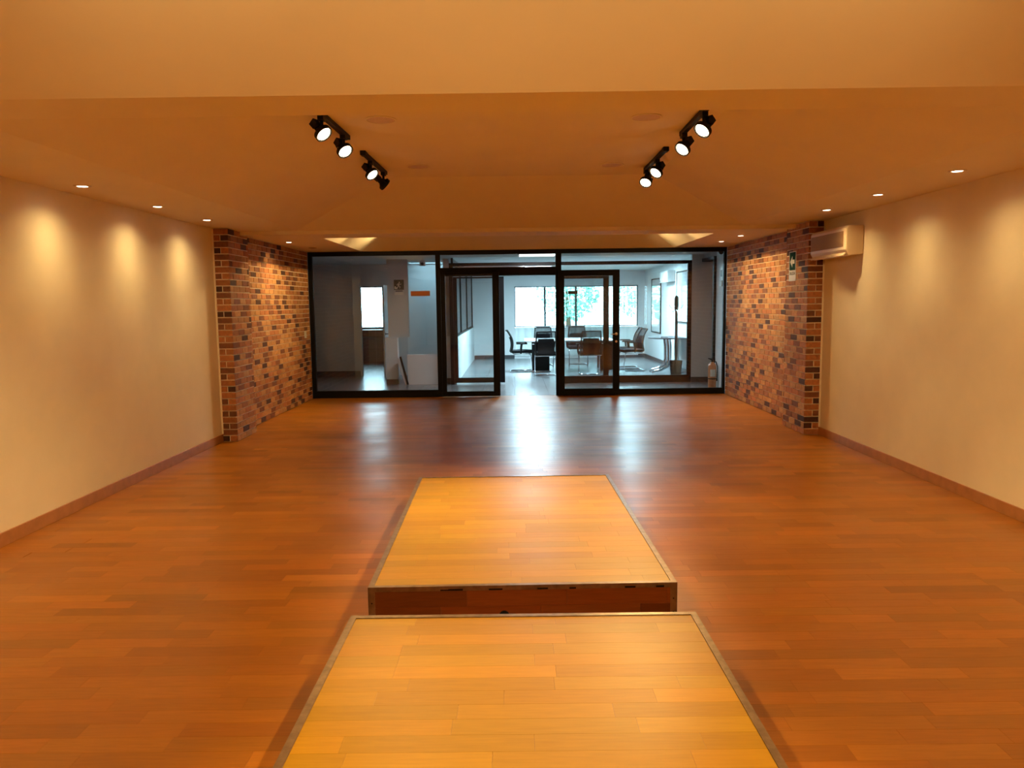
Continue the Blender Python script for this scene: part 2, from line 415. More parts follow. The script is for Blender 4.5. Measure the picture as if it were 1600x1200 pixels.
# ------------------------------------------------------------------ ceiling speakers, downlights, track lights
TOP = SOF+RISE
for (x, y, wh) in ((-.93, 5.62, 'nearer the beam, beside the double-lit track'), (.96, 5.65, 'nearer the beam, paler grille'),
                   (-.90, 7.50, 'farther from the beam, beside the track with the dark head'), (.96, 7.55, 'farther from the beam, faint ring')):
    t = thing('ceiling_speaker', f'round flush ceiling speaker, {wh}', 'speaker', (x, y, TOP), 0, 'round speakers in the coffer')
    MB().lathe([(.112, -.0005), (.115, -.004), (.108, -.007), (.100, -.006), (.100, -.0005)]).build('rim', M['ceil'], t, smooth=True)
    MB().lathe([(.099, -.0008), (.099, -.004), (.05, -.005), (.001, -.0055)]).build('grille', M['disc'], t, smooth=True)
def downlight(x, y, lit, label):
    t = thing('recessed_downlight', label, 'downlight', (x, y, SOF), 0, 'small recessed downlights along the walls')
    MB().lathe([(.040, -.0005), (.062, -.001), (.060, -.005), (.042, -.007), (.038, -.003), (.038, -.0008)]).build('trim_ring', M['ac'] if lit else M['ac_dark'], t, smooth=True)
    MB().lathe([(.036, -.0008), (.034, -.006), (.002, -.009)]).build('lens', M['downlamp'] if lit else M['ac_dark'], t, smooth=True)
names = ['nearest the camera', 'in the middle of the plaster wall', 'by the brick pier', 'over the brick wall']
for y, nme in zip(DOWN_L, names): downlight(-3.2, y, True, f'lit downlight above the left side wall, {nme}')
downlight(-3.16, 12.25, False, 'unlit dark downlight above the left brick wall near the glass')
names[3:] = ['over the brick wall, farther from the glass', 'over the brick wall, beside the glass']
for y, nme in zip(DOWN_R, names): downlight(3.2, y, True, f'lit downlight above the right side wall, {nme}')

def track(x0, y0, x1, y1, heads, label):
    t = thing('track_light', label, 'track light', (x0, y0, TOP), 0, 'short black spot tracks in the coffer')
    d = Vector((x1-x0, y1-y0, 0)); L = d.length; u = d.normalized(); R = Matrix.Rotation(math.atan2(u.y, u.x), 4, 'Z')
    MB().box(0, L, -.018, .018, -.034, -.001, R).build('rail', M['blackmat'], t, bevel=.002)
    MB().box(-.02, .06, -.024, .024, -.038, -.001, R).build('end_feed', M['blackmat'], t, bevel=.003)
    for (q, aim, lit, pw) in heads:
        b = u*(L*q)
        h = MB().box(b.x-.02, b.x+.02, b.y-.04, b.y+.04, -.060, -.032).tube([b+Vector((0, 0, -.055)), b+Vector((0, 0, -.105))], .011, 10).build('lamp_head', M['blackmat'], t, smooth=True)
        h['label'] = 'black lamp head of the track' + (', unlit' if not lit else ', lit')
        a = Vector(aim).normalized(); cpt = b+Vector((0, 0, -.135))
        side = a.cross(Vector((0, 0, 1))).normalized()
        # yoke
        pts = [cpt+side*.062+a*.02, cpt+side*.062-a*.02, cpt+Vector((0, 0, .045)), cpt-side*.062-a*.02, cpt-side*.062+a*.02]
        MB().tube(pts, .005, 8).build('yoke', M['blackmat'], h, smooth=True)
        MB().lathe([(.026, -.075), (.028, -.03), (.045, -.012), (.062, .0), (.062, .026), (.055, .028), (.053, .016), (.002, .012)], cpt, a, 28).build('lamp_ring', M['blackmat'], h, smooth=True)
        up_ = side.cross(a)
        mm = Matrix(((side.x, up_.x, a.x, cpt.x), (side.y, up_.y, a.y, cpt.y), (side.z, up_.z, a.z, cpt.z), (0, 0, 0, 1)))
        MB().box(-.026, .026, -.026, .026, -.105, -.055, mm).build('driver_box', M['blackmat'], h, bevel=.003)
        MB().lathe([(.051, .018), (.046, .026), (.02, .031), (.001, .032)], cpt, a, 28).build('lens', M['lamp'] if lit else M['blackmat'], h, smooth=True)
        if lit:
            p = Vector((x0, y0, TOP))+cpt+a*.045
            spot('track_lamp', p, p+a, pw, 74, .4, .05)
track(-1.30, 5.05, -1.27, 6.12, [(.30, (.62, -.30, -.72), True, P_TRACK), (.86, (.55, -.42, -.72), True, P_TRACK)], 'black track with two lit spots, nearer the beam, opposite the air conditioner side')
track(-1.27, 6.72, -1.25, 7.75, [(.30, (.60, -.32, -.72), True, P_TRACK), (.88, (.68, .42, -.60), False, 0)], 'black track with one lit spot and one turned-away dark spot')
track(1.31, 5.00, 1.32, 6.15, [(.36, (-.60, -.35, -.72), True, P_TRACK), (.93, (-.60, -.40, -.70), True, P_TRACK)], 'black track with two lit spots, nearer the beam, on the air conditioner side')
track(1.31, 6.72, 1.31, 7.75, [(.40, (-.55, -.42, -.72), True, P_TRACK), (.95, (-.35, -.55, -.76), True, P_TRACK)], 'black track with two lit spots, farther back, on the air conditioner side')

# ------------------------------------------------------------------ stage platforms
D_BASE = (0.42, 0.222, 0.006)
def platform(label, cx, cy, rz, wd, ln, h, hole=False):
    t = thing('stage_platform', label, 'platform', (cx, cy, 0), rz, 'low wooden platforms in the middle of the hall')
    hw, hl = wd/2, ln/2; E = .028
    MB().box(-hw+.012, hw-.012, -hl+.012, hl-.012, .001, h-.012).build('carcass', M['sub'], t)
    y = -hl+E
    while y < hl-E-.01:
        y1 = min(y+PW, hl-E); x = -hw+E-random.uniform(0, .5)
        while x < hw-E:
            x1 = x+random.choice((.46, .54, .54, .62))
            if x1 < -hw+E+.12: x1 = -hw+E+.25
            if hw-E-x1 < .12: x1 = hw-E+.01
            a, b = max(x, -hw+E), min(x1, hw-E)
            if b-a > .03:
                colobj('deck_plank', boxmesh('d', (b-a-G, y1-y-G, .010), M['deck'], 'deck_plank'), (a, y, h-.0115), wood(D_BASE, .12), t)
            x = x1
        y = y1
    # side boards, two rows
    for s in (-1, 1):
        for k in range(2):
            z0 = .006+k*(h-.02)/2; z1 = z0+(h-.02)/2-.001
            x = -hw+.02-random.uniform(0, .3)
            while x < hw-.02:
                x1 = x+.5; a, b = max(x, -hw+.02), min(x1, hw-.02)
                if b-a > .03: colobj('side_board', boxmesh('s', (b-a-G, .010, z1-z0), M['darkboard'], 'side_board'), (a, s*(hl-.007)-.005, z0), wood((.22, .065, .016), .25), t)
                x = x1
            y = -hl+.02
            while y < hl-.02:
                y1 = min(y+.5, hl-.02)
                colobj('side_board', boxmesh('t', (.010, y1-y-G, z1-z0), M['darkboard'], 'side_board'), (s*(hw-.007)-.005, y, z0), wood((.22, .065, .016), .25), t)
                y = y1
    # angle trims round the top
    for s in (-1, 1):
        MB().box(-hw, hw, s*hl-(E if s > 0 else 0), s*hl+(0 if s > 0 else E), h-.0015, h+.0025).box(-hw, hw, s*hl-(.003 if s > 0 else 0), s*hl+(0 if s > 0 else .003), h-.022, h-.0015).build('edge_trim', M['trim'], t)
        MB().box(s*hw-(E if s > 0 else 0), s*hw+(0 if s > 0 else E), -hl+E, hl-E, h-.0015, h+.0025).box(s*hw-(.003 if s > 0 else 0), s*hw+(0 if s > 0 else .003), -hl, hl, h-.022, h-.0015).build('edge_trim', M['trim'], t)
        for q in (-1, 1):
            x, y = s*hw, q*hl
            MB().box(min(x, x-s*.034), max(x, x-s*.034), min(y, y-q*.003), max(y, y-q*.003), .001, h-.022).box(min(x, x-s*.003), max(x, x-s*.003), min(y, y-q*.034), max(y, y-q*.034), .001, h-.022).build('corner_trim', M['trim'], t)
            for z in (.05, .12):
                MB().lathe([(.004, 0), (.003, .002)], (x-s*.018, y, z), (0, q, 0), 8).build('screw', M['hole'], t)
    # worn dark chips along the front edge trim
    for k in range(7):
        x = random.uniform(-hw+.05, hw-.1); l = random.uniform(.02, .09)
        MB().box(x, x+l, -hl-.0006, -hl+.001, h-.021, h-.021+random.uniform(.005, .010)).build('trim_chip', M['hole'], t)
    if hole: MB().lathe([(.026, 0), (.026, .006)], (-.095, -hl-.003, .045), (0, 1, 0), 20).build('cable_hole', M['hole'], t)
    return t
platform('nearer wooden platform with bright yellow laminate deck, cut by the bottom of the picture', .028, 2.13, .002, 1.56, 2.44, .2)
platform('farther wooden platform whose dark front side with a cable hole shows', .006, 4.93, .018, 1.545, 2.45, .2, True)

# ------------------------------------------------------------------ main glass partition
def frame_bar(p, x0, x1, y0, y1, z0, z1, name='frame_bar'): return MB().box(x0, x1, y0, y1, z0, z1).build(name, M['black'], p, bevel=.002)
gp = sempty('wall_glass_front')
FX0, FX1 = -3.505, 3.63
a, b = GY-.03, GY+.03
M1a, M1b, M2a, M2b = -1.33, -1.25, .715, .815    # mullions
frame_bar(gp, FX0, FX1, a, b, SOF-.075, SOF-.002)                 # head
frame_bar(gp, FX0, FX0+.07, a, b, .002, SOF-.075); frame_bar(gp, FX1-.045, FX1, a, b, .002, SOF-.075)
frame_bar(gp, M1a, M1b, a, b, .002, SOF-.075); frame_bar(gp, M2a, M2b, a, b, .002, SOF-.075)
frame_bar(gp, FX0+.07, M1a, a, b, .002, .125); frame_bar(gp, M2b, FX1-.045, a, b, .002, .105)
frame_bar(gp, M1b, M2a, a, b, 2.075, 2.215)                       # transom over the doorway
def pane(p, x0, x1, z0, z1, y, mat='glass', name='glass_pane'): return MB().box(x0, x1, y-.003, y+.003, z0, z1).build(name, M[mat], p)
pane(gp, FX0+.07, -2.388, .125, SOF-.075, GY); pane(gp, -2.384, M1a, .125, SOF-.075, GY)
pane(gp, M1b, M2a, 2.215, SOF-.075, GY)
pane(gp, M2b, 2.248, .105, SOF-.075, GY); pane(gp, 2.252, FX1-.045, .105, SOF-.075, GY)
def leaf(label, x0, x1, y, z0, z1, st0, st1, top, bot, handle=0):
    t = thing('sliding_door', label, 'door', ((x0+x1)/2, y, 0), 0, 'black framed glass sliding door leaves')
    cx = (x0+x1)/2; a, b = x0-cx, x1-cx
    MB().box(a, a+st0, -.022, .022, z0, z1).build('stile', M['black'], t, bevel=.002)
    MB().box(b-st1, b, -.022, .022, z0, z1).build('stile', M['black'], t, bevel=.002)
    MB().box(a+st0, b-st1, -.022, .022, z1-top, z1).build('rail', M['black'], t, bevel=.002)
    MB().box(a+st0, b-st1, -.022, .022, z0, z0+bot).build('rail', M['black'], t, bevel=.002)
    MB().box(a+st0, b-st1, -.003, .003, z0+bot, z1-top).build('glass_pane', M['glass'], t)
    if handle:
        hx = b-st1*.5 if handle > 0 else a+st0*.5
        h = MB().lathe([(.026, 0), (.026, .008), (.02, .012)], (hx, -.022, 1.06), (0, -1, 0), 20).build('lock', M['chrome'], t, smooth=True)
        MB().tube([(hx, -.03, 1.06), (hx, -.06, 1.06), (hx-.10*handle, -.06, 1.055)], .008, 10).build('lever', M['chrome'], h, smooth=True)
        MB().lathe([(.02, 0), (.02, .006)], (hx, -.022, .93), (0, -1, 0), 16).build('lock', M['chrome'], t, smooth=True)
    return t
leaf('closed glass door leaf in the near partition, beside the open doorway on the stair side', -1.245, -.25, GY-.056, .012, 2.13, .075, .115, .03, .085)
leaf('slid-open near glass door leaf with lever lock and small dark sticker', .76, 1.80, GY-.075, .012, 2.15, .10, .115, .10, .115, 1)

# second partition, meeting room
SY = 15.25
gp2 = sempty('wall_glass_meeting')
frame_bar(gp2, -1.27, 3.50, SY-.03, SY+.03, 2.335, 2.40)
frame_bar(gp2, 3.42, 3.50, SY-.03, SY+.03, .002, 2.335)
frame_bar(gp2, -1.27, -1.20, SY-.03, SY+.03, .002, 2.335); frame_bar(gp2, .84, .93, SY-.03, SY+.03, .002, 2.335)
frame_bar(gp2, .93, 3.42, SY-.03, SY+.03, .002, .145)
pane(gp2, .93, 2.613, .145, 2.335, SY); pane(gp2, 2.617, 3.42, .145, 2.335, SY)
frame_bar(gp2, -1.20, .84, SY-.03, SY+.03, 2.14, 2.20)
pane(gp2, -1.20, .84, 2.20, 2.335, SY)
MB().tube([(-1.15, SY-.07, 2.31), (.80, SY-.07, 2.31)], .014, 12).build('slide_rail', M['chrome'], gp2, smooth=True)
for x in (-1.12, -1.04, .2): MB().lathe([(.03, 0), (.03, .02)], (x, SY-.085, 2.31), (0, 1, 0), 16).build('roller', M['chrome'], gp2, smooth=True)
leaf('closed glass door leaf of the meeting room, behind the near closed leaf', -1.255, -.195, SY+.06, .03, 2.13, .13, .22, .03, .10)
leaf('open glass door leaf of the meeting room, behind the near slid-open leaf', .90, 1.88, SY+.06, .03, 2.12, .05, .11, .05, .10)

# stickers on glass
tag(MB().box(-1.765, -1.435, GY-.008, GY-.0035, 1.745, 1.83).build('door_sticker', M['orange']), 'orange rectangular sticker on the fixed glass pane of the near partition', 'sticker')
s = tag(MB().box(.925, 1.085, GY-.083, GY-.0785, 1.745, 1.80).build('door_sticker', M['grey_sticker']), 'small dark grey sticker on the slid-open glass door leaf', 'sticker')

# ------------------------------------------------------------------ rooms behind the glass
FY = 22.40
fl2 = struct('floor_tiled', MB().box(-5.4, 4.6, GY+.05, FY+.2, -.12, -.008), M['grout'])
TS = .6
for i in range(17):
    for j in range(16):
        x0, y0 = -5.4+i*TS, GY+.052+j*TS; x1, y1 = min(x0+TS, 4.6), min(y0+TS, FY)
        if x1-x0 < .05 or y1-y0 < .05: continue
        k = random.uniform(.92, 1.08)
        colobj('floor_tile', boxmesh('t', (x1-x0-.004, y1-y0-.004, .008), M['tile'], 'floor_tile'), (x0, y0, -.008), (.17*k, .178*k, .185*k), fl2)
# ceilings (an opening is left over the stairwell)
mb = MB()
mb.box(-5.6, 4.8, GY+.06, 15.6, SOF, SOF+.1)
mb.box(-5.6, -2.3, 15.6, FY+.2, SOF, SOF+.1).box(-1.4, 4.8, 15.6, FY+.2, SOF, SOF+.1).box(-2.3, -1.4, 17.4, FY+.2, SOF, SOF+.1).box(-2.3, -1.4, 15.6, 17.0, SOF, SOF+.1)
struct('ceiling_rear', mb, M['grey_wall'])
struct('wall_corridor_left', MB().box(-5.6, -5.4, GY+.05, FY, 0, SOF), M['grey_wall'])
struct('wall_end', MB().box(-5.6, XL-.2, GY-.1, GY+.05, 0, SOF), M['grey_wall'])
struct('wall_end_right', MB().box(XR+.21, 4.8, GY-.1, GY+.05, 0, SOF), M['grey_wall'])
OY = 17.45     # wall with the office door
struct('wall_office', MB().box(-5.4, -3.51, OY, OY+.12, 0, SOF).box(-3.51, -2.78, OY, OY+.12, 2.06, SOF).box(-2.78, -2.42, OY, OY+.12, 0, SOF), M['grey_wall'])
struct('baseboard_office', MB().box(-5.4, -3.51, OY-.014, OY, 0, .11), M['dark_base'])
struct('wall_office_side', MB().box(-2.54, -2.42, OY+.12, FY, 0, SOF), M['grey_wall'])
d1 = sempty('door_1')
for x in (-3.51, -2.82): MB().box(x, x+.04, OY-.01, OY+.13, 0, 2.06).build('door_frame', M['grey_wall'], d1)
MB().box(-3.47, -2.82, OY-.01, OY+.13, 2.03, 2.06).build('door_frame', M['grey_wall'], d1)
R = Matrix.Translation((-2.80, OY-.02, 0)) @ Matrix.Rotation(math.radians(-93), 4, 'Z')
lf = MB().box(0.015, .70, -.018, .018, .012, 2.03, R).build('door_leaf', M['grey_wall'], d1, bevel=.002)
h = MB(); p1 = R @ Vector((.63, .018, .97)); p2 = R @ Vector((.63, -.018, .97))
for p, sg in ((p1, 1), (p2, -1)):
    h.tube([p, p+Vector((sg*.05, 0, 0)), p+Vector((sg*.05, .11, 0))], .009, 10)
    h.lathe([(.026, 0), (.026, .008)], p, (sg, 0, 0), 16)
h.build('door_handle', M['blackmat'], lf, smooth=True)
# stairwell
struct('ceiling_stairwell', MB().box(-2.45, -1.25, 15.6, OY+.15, 4.0, 4.1), M['white_wall'])
area('stairwell_fill', (-1.85, 17.2, 3.9), (0, 0, 0), .8, .35, 95, (.48, .82, 1))  # area lamp added in the shaft to brighten the stair wall
struct('wall_stairwell', MB().box(-2.42, -1.30, OY, OY+.12, 0, 4.0).box(-2.42, -2.3, 15.7, OY, 2.61, 4.0).box(-1.4, -1.3, 15.7, OY, 2.61, 4.0).box(-2.42, -1.30, 15.6, 15.7, 2.61, 4.0), M['white_wall'])
struct('wall_stair_hanging', MB().box(-2.55, -2.135, 15.58, 15.70, .945, SOF), M['grey_wall'])
struct('wall_stair_low', MB().box(-2.60, -2.36, 15.50, 15.71, 0, .94), M['white_wall'])
struct('baseboard_stair', MB().box(-2.60, -2.36, 15.487, 15.499, 0, .10), M['dark_base'])
struct('wall_stair_parapet', MB().box(-2.15, -1.40, 15.36, 15.44, 0, .60), M['white_wall'])
struct('wall_stair_side', MB().box(-1.42, -1.30, 15.62, OY, .95, SOF), M['grey_wall'])
struct('wall_stair_side_low', MB().box(-1.42, -1.29, 15.60, OY, 0, .945), M['white_wall'])
struct('baseboard_stair_side', MB().box(-1.42, -1.29, 15.588, 15.599, 0, .10), M['dark_base'])
ra = thing('handrail', 'black slanting handrail board by the white stair parapet', 'handrail', (-2.3, 15.3, 0))
MB().prism([(0, 0, .56), (.035, 0, .575), (.175, 0, .01), (.135, 0, .004)], (0, .03, 0)).build('rail', M['blackmat'], ra)
MB().prism([(-.05, .005, .50), (-.02, .005, .56), (.134, .005, .004), (.105, .005, .004)], (0, .02, 0)).build('side_board', M['ac_white'], ra)
# corridor, intercom side
struct('wall_corridor_right', MB().box(3.735, 3.85, GY+.05, 14.28, 0, SOF), M['white_wall'])
struct('wall_corridor_end', MB().box(3.50, 4.7, SY-.03, SY+.09, 0, SOF), M['grey_wall'])
struct('baseboard_corridor', MB().box(3.50, 4.7, SY-.044, SY-.0305, 0, .10), M['dark_base'])
struct('wall_corridor_far', MB().box(4.6, 4.75, GY+.05, FY, 0, SOF), M['grey_wall'])
d2 = sempty('door_2')
MB().box(3.69, 3.86, 14.285, 14.36, 0, 2.42).build('door_frame', M['black'], d2)
MB().box(3.69, 3.86, 14.36, SY-.05, 2.36, 2.42).build('door_frame', M['black'], d2)
struct('wall_over_door', MB().box(3.735, 3.85, 14.285, SY-.035, 2.425, SOF), M['grey_wall'])
# meeting room shell
MX0, MX1 = -1.17, 3.80
struct('wall_meeting_right', MB().box(MX1, MX1+.12, SY+.09, FY, 0, SOF), M['white_wall'])
struct('baseboard_meeting', MB().box(MX1-.014, MX1, SY+.09, FY-.02, 0, .10).box(2.9, MX1-.014, FY-.014, FY-.001, 0, .10).box(MX0, .0, FY-.014, FY-.001, 0, .10), M['dark_base'])
lw = struct('wall_meeting_left', MB().box(MX0-.10, MX0, SY+.10, FY, 0, .92), M['white_wall'])
for y in (SY+.12, 17.6, 19.9, FY-.06): MB().box(MX0-.07, MX0-.03, y, y+.05, .92, SOF-.002).build('frame_bar', M['black'], lw)
MB().box(MX0-.08, MX0-.02, SY+.12, FY-.02, .921, .96).build('frame_bar', M['black'], lw)
for y in (SY+.17, 17.65, 19.95):
    MB().box(MX0-.053, MX0-.047, y, y+2.25 if y < 19 else FY-.06, .96, SOF-.002).build('glass_pane', M['glass'], lw)
# far facade with windows
WX0, WX1, WZ0, WZ1 = .02, 3.60, .905, 2.085
mb = MB()
mb.box(-5.6, -4.52, FY, FY+.2, 0, 4).box(-4.52, -3.74, FY, FY+.2, 0, .93).box(-4.52, -3.74, FY, FY+.2, 2.14, 4)
mb.box(-3.74, WX0, FY, FY+.2, 0, 4).box(WX0, WX1, FY, FY+.2, WZ1, 4).box(WX0, WX1, FY, FY+.2, 0, .12).box(WX1, 4.8, FY, FY+.2, 0, 4)
struct('wall_far', mb, M['white_wall'])
def window(name, x0, x1, z0, z1, mull, low=None, step=.105):
    wn = sempty(name); f = MB()
    f.box(x0, x1, FY+.05, FY+.10, z0, z0+.035).box(x0, x1, FY+.05, FY+.10, z1-.035, z1).box(x0, x0+.03, FY+.05, FY+.10, z0, z1).box(x1-.03, x1, FY+.05, FY+.10, z0, z1)
    f.build('window_frame', M['frame_grey'], wn)
    xs = [x0+.03]+list(mull)+[x1-.03]
    for m_ in mull: MB().box(m_-.03, m_+.03, FY+.03, FY+.11, z0+.035, z1-.035).build('mullion', M['steel'], wn)
    for i in range(len(xs)-1):
        MB().box(xs[i]+.02, xs[i+1]-.02, FY+.072, FY+.078, z0+.035, z1-.035).build('window_pane', M['win_glass'], wn)
        if low: MB().box(xs[i]+.005, xs[i+1]-.005, FY+.06, FY+.075, low, z0-.005).build('backlight_panel', M['frost'], wn)  # frosted panel added so outdoor light reaches the curtain from behind
    g = MB(); x = x0+step/2
    while x < x1: g.box(x-.005, x+.005, FY+.175, FY+.181, z0, z1); x += step
    z = z0+step/2
    while z < z1: g.box(x0, x1, FY+.181, FY+.187, z-.005, z+.005); z += step
    tag(g.build('security_grille', M['steel'], wn), kind='stuff')
    return wn
window('window_1', WX0, WX1, WZ0, WZ1, (.90, 1.80, 2.69), low=.125)
window('window_2', -4.52, -3.74, .93, 2.14, ())
# sheer curtain in front of the added frosted panels that backlight it
cur = MB(); cur.grid(lambda u, v: (WX0+u*(WX1-WX0), FY-.05+.018*math.sin(u*110)+.008*math.sin(u*47), .06+v*.84), 260, 2, .002)
tag(cur.build('sheer_curtain', translucent('sheer_fabric', (.82, .84, .84), .5), smooth=True), 'white sheer curtain hanging below the meeting room windows', 'curtain')
# whitish spandrel of the office window: low cabinet below it
cb = thing('low_cabinet', 'dark low drawer cabinet with reddish brown top under the office window', 'cabinet', (-4.05, 22.05, 0))
MB().box(-.42, .42, -.28, .30, .001, .72).build('body', M['cab'], cb, bevel=.004)
MB().box(-.44, .44, -.31, .32, .72, .90).build('top', M['wood_dark'], cb, bevel=.004)
for k in range(2):
    dr = MB().box(-.41, .41, -.296, -.281, .04+k*.34, .36+k*.34).build('drawer', M['cab'], cb, bevel=.003)
    MB().tube([(-.08, -.30, .30+k*.34), (-.08, -.315, .30+k*.34), (.08, -.315, .30+k*.34), (.08, -.30, .30+k*.34)], .005, 8).build('handle', M['chrome'], dr)
tag(MB().box(-3.56, -3.40, 21.3, 22.0, .001, .86).build('side_desk', M['ac_white'], bevel=.005), 'white desk end panel beside the dark office cabinet', 'desk')

# corridor ceiling light
cl = thing('ceiling_or_fill_light', 'bright square white light panel in the corridor ceiling', 'ceiling light', (.44, 14.5, SOF))
MB().box(-.36, .36, -.34, .34, -.022, -.001).build('frame', M['ac_white'], cl, bevel=.002)
MB().box(-.33, .33, -.31, .31, -.027, -.0221).build('diffuser', M['panel_light'], cl)
area('panel_or_fill_lamp', (.44, 14.5, SOF-.035), (0, 0, 0), .6, .6, 75, (.9, .95, 1))
for x, wh in ((.4, 'nearer the open doorway'), (2.6, 'nearer the coat stand')):  # fill panels added out of sight behind the header to brighten the meeting room
    cl = thing('ceiling_or_fill_light', 'added square fill panel over the meeting table, '+wh, 'ceiling light', (x, 18.0, SOF), 0, 'added fill panels over the meeting table')
    MB().box(-.33, .33, -.33, .33, -.022, -.001).build('frame', M['ac_white'], cl, bevel=.002)
    MB().box(-.30, .30, -.30, .30, -.027, -.0221).build('diffuser', M['panel_light'], cl)
    area('panel_or_fill_lamp', (x, 18.0, SOF-.035), (0, 0, 0), .58, .58, 250, (.55, .85, 1))  # added fill lamp under each of these panels

# ------------------------------------------------------------------ corridor small things
ms = thing('motion_sensor', 'small grey box-shaped motion sensor hung high in front of the stairwell', 'sensor', (-1.78, 15.2, 2.40))
MB().box(-.055, .055, -.04, .03, -.05, .05).build('housing', M['ac_white'], ms, bevel=.012)
MB().lathe([(.03, 0), (.025, .018), (.005, .028)], (0, -.04, -.01), (0, -1, 0), 16).build('lens', M['grey_sticker'], ms, smooth=True)
MB().tube([(0, 0, .05), (0, 0, .109)], .008, 8).build('stem', M['ac_white'], ms)
cm = thing('security_camera', 'small black dome security camera high in the corridor corner', 'camera', (3.62, 13.55, 2.44))
MB().lathe([(.05, .069), (.05, .05), (.045, .045)], (0, 0, 0), (0, 0, 1), 20).build('base', M['blackmat'], cm, smooth=True)
MB().lathe([(.044, .046), (.046, .01), (.032, -.025), (.004, -.038)], (0, 0, 0), (0, 0, 1), 20).build('dome', M['blackmat'], cm, smooth=True)
ic = thing('intercom', 'white wall intercom handset on the corridor side wall', 'intercom', (3.735, 13.62, 1.15))
MB().box(-.03, -.001, -.055, .055, -.14, .14).build('base_plate', M['ac_white'], ic, bevel=.006)
MB().box(-.062, -.031, -.048, -.008, -.13, .13).build('handset', M['ac_white'], ic, bevel=.012)
for k in range(3): MB().lathe([(.011, 0), (.009, .006)], (-.03, .028, .06-.05*k), (-1, 0, 0), 12).build('button', M['grey_sticker'], ic)
MB().tube([(-.04, -.03, -.13), (-.035, -.04, -.30), (-.03, .0, -.42), (-.02, .02, -.25), (-.015, .01, -.14)], .006, 8).build('cord', M['grey_sticker'], ic, smooth=True)
ws = thing('wall_sign', 'narrow grey and white sign high on the corridor side wall', 'sign', (3.735, 13.92, 1.98))
MB().box(-.006, -.001, -.09, .09, -.0, .22).build('plate', M['ac_white'], ws)
MB().box(-.009, -.0065, -.05, .05, .05, .17).build('pictogram', M['grey_sticker'], ws)
MB().box(-.02, -.001, -.07, .07, -.12, -.02).build('card_holder', M['signwhite'], ws, bevel=.002)
fe = thing('fire_extinguisher', 'orange fire extinguisher standing at the end of the corridor side wall', 'fire extinguisher', (3.63, 14.08, 0))
MB().lathe([(.068, .001), (.074, .012), (.075, .40), (.066, .44), (.035, .475), (.022, .485)], n=28).build('cylinder', M['ext'], fe, smooth=True)
MB().lathe([(.020, .484), (.020, .51), (.014, .52)], n=14).build('valve', M['blackmat'], fe, smooth=True)
MB().prism([(-.02, -.008, .515), (-.08, -.008, .545), (-.08, -.008, .557), (.01, -.008, .545), (.02, -.008, .52)], (0, .016, 0)).build('lever', M['blackmat'], fe)
MB().tube([(.015, 0, .50), (.06, -.03, .49), (.082, -.045, .40), (.080, -.04, .20), (.079, -.035, .14)], [.008, .008, .008, .008, .013], 10).build('hose', M['blackmat'], fe, smooth=True)
MB().lathe([(.0755, .17), (.0765, .172), (.0765, .186), (.0755, .188)], n=28).build('band', M['blackmat'], fe, smooth=True)
MB().grid(lambda u, v: (.0762*math.sin(-.7+u*1.3), -.0762*math.cos(-.7+u*1.3), .22+v*.13), 8, 1, .0006).build('label_band', M['signwhite'], fe)

def figure(parent, mat, o, u, v, n, sc_):
    """running figure: plane origin o, axes u (right) v (up), n normal out"""
    o, u, v, n = map(Vector, (o, u, v, n))
    P = lambda a, b: o+u*a*sc_+v*b*sc_
    mb = MB()
    def limb(pts, w_):
        for (a, b), (c, d) in zip(pts, pts[1:]):
            e = Vector((c-a, d-b)); q = Vector((-e.y, e.x)).normalized()*w_/2
            mb.prism([P(a+q.x, b+q.y), P(c+q.x, d+q.y), P(c-q.x, d-q.y), P(a-q.x, b-q.y)], n*.0015)
    mb.prism([P(.06+.09*math.cos(t_*PI/6), .78+.09*math.sin(t_*PI/6)) for t_ in range(12)], n*.0015)
    limb([(.02, .66), (-.08, .34)], .17); limb([(.02, .62), (.22, .5), (.32, .6)], .07); limb([(0, .62), (-.22, .56), (-.26, .38)], .07)
    limb([(-.06, .36), (.14, .22), (.10, .0)], .09); limb([(-.08, .36), (-.14, .14), (-.38, .08)], .09)
    return mb.build('pictogram', mat, parent)
# evacuation sign on the hanging wall in front of the stairs
es = thing('evacuation_sign', 'dark square sign with white running figure on the grey stair wall', 'sign', (-2.31, 15.577, 2.0))
MB().box(-.10, .10, -.005, 0, -.10, .10).build('plate', M['darkgreen'], es)
figure(es, M['signwhite'], (.0, -.005, -.07), (1, 0, 0), (0, 0, 1), (0, -1, 0), .15)
MB().prism([(-.09, -.005, -.085), (-.09, -.005, -.03), (-.06, -.005, -.03), (-.06, -.005, -.055), (-.03, -.005, -.055), (-.03, -.005, -.085)], (0, -.0015, 0)).build('pictogram', M['signwhite'], es)
MB().box(-.07, .07, -.004, 0, -.135, -.115).build('caption_strip', M['grey_sticker'], es)
MB().box(-.09, .09, -.003, 0, -.20, -.15).build('caption_strip', M['signwhite'], es)

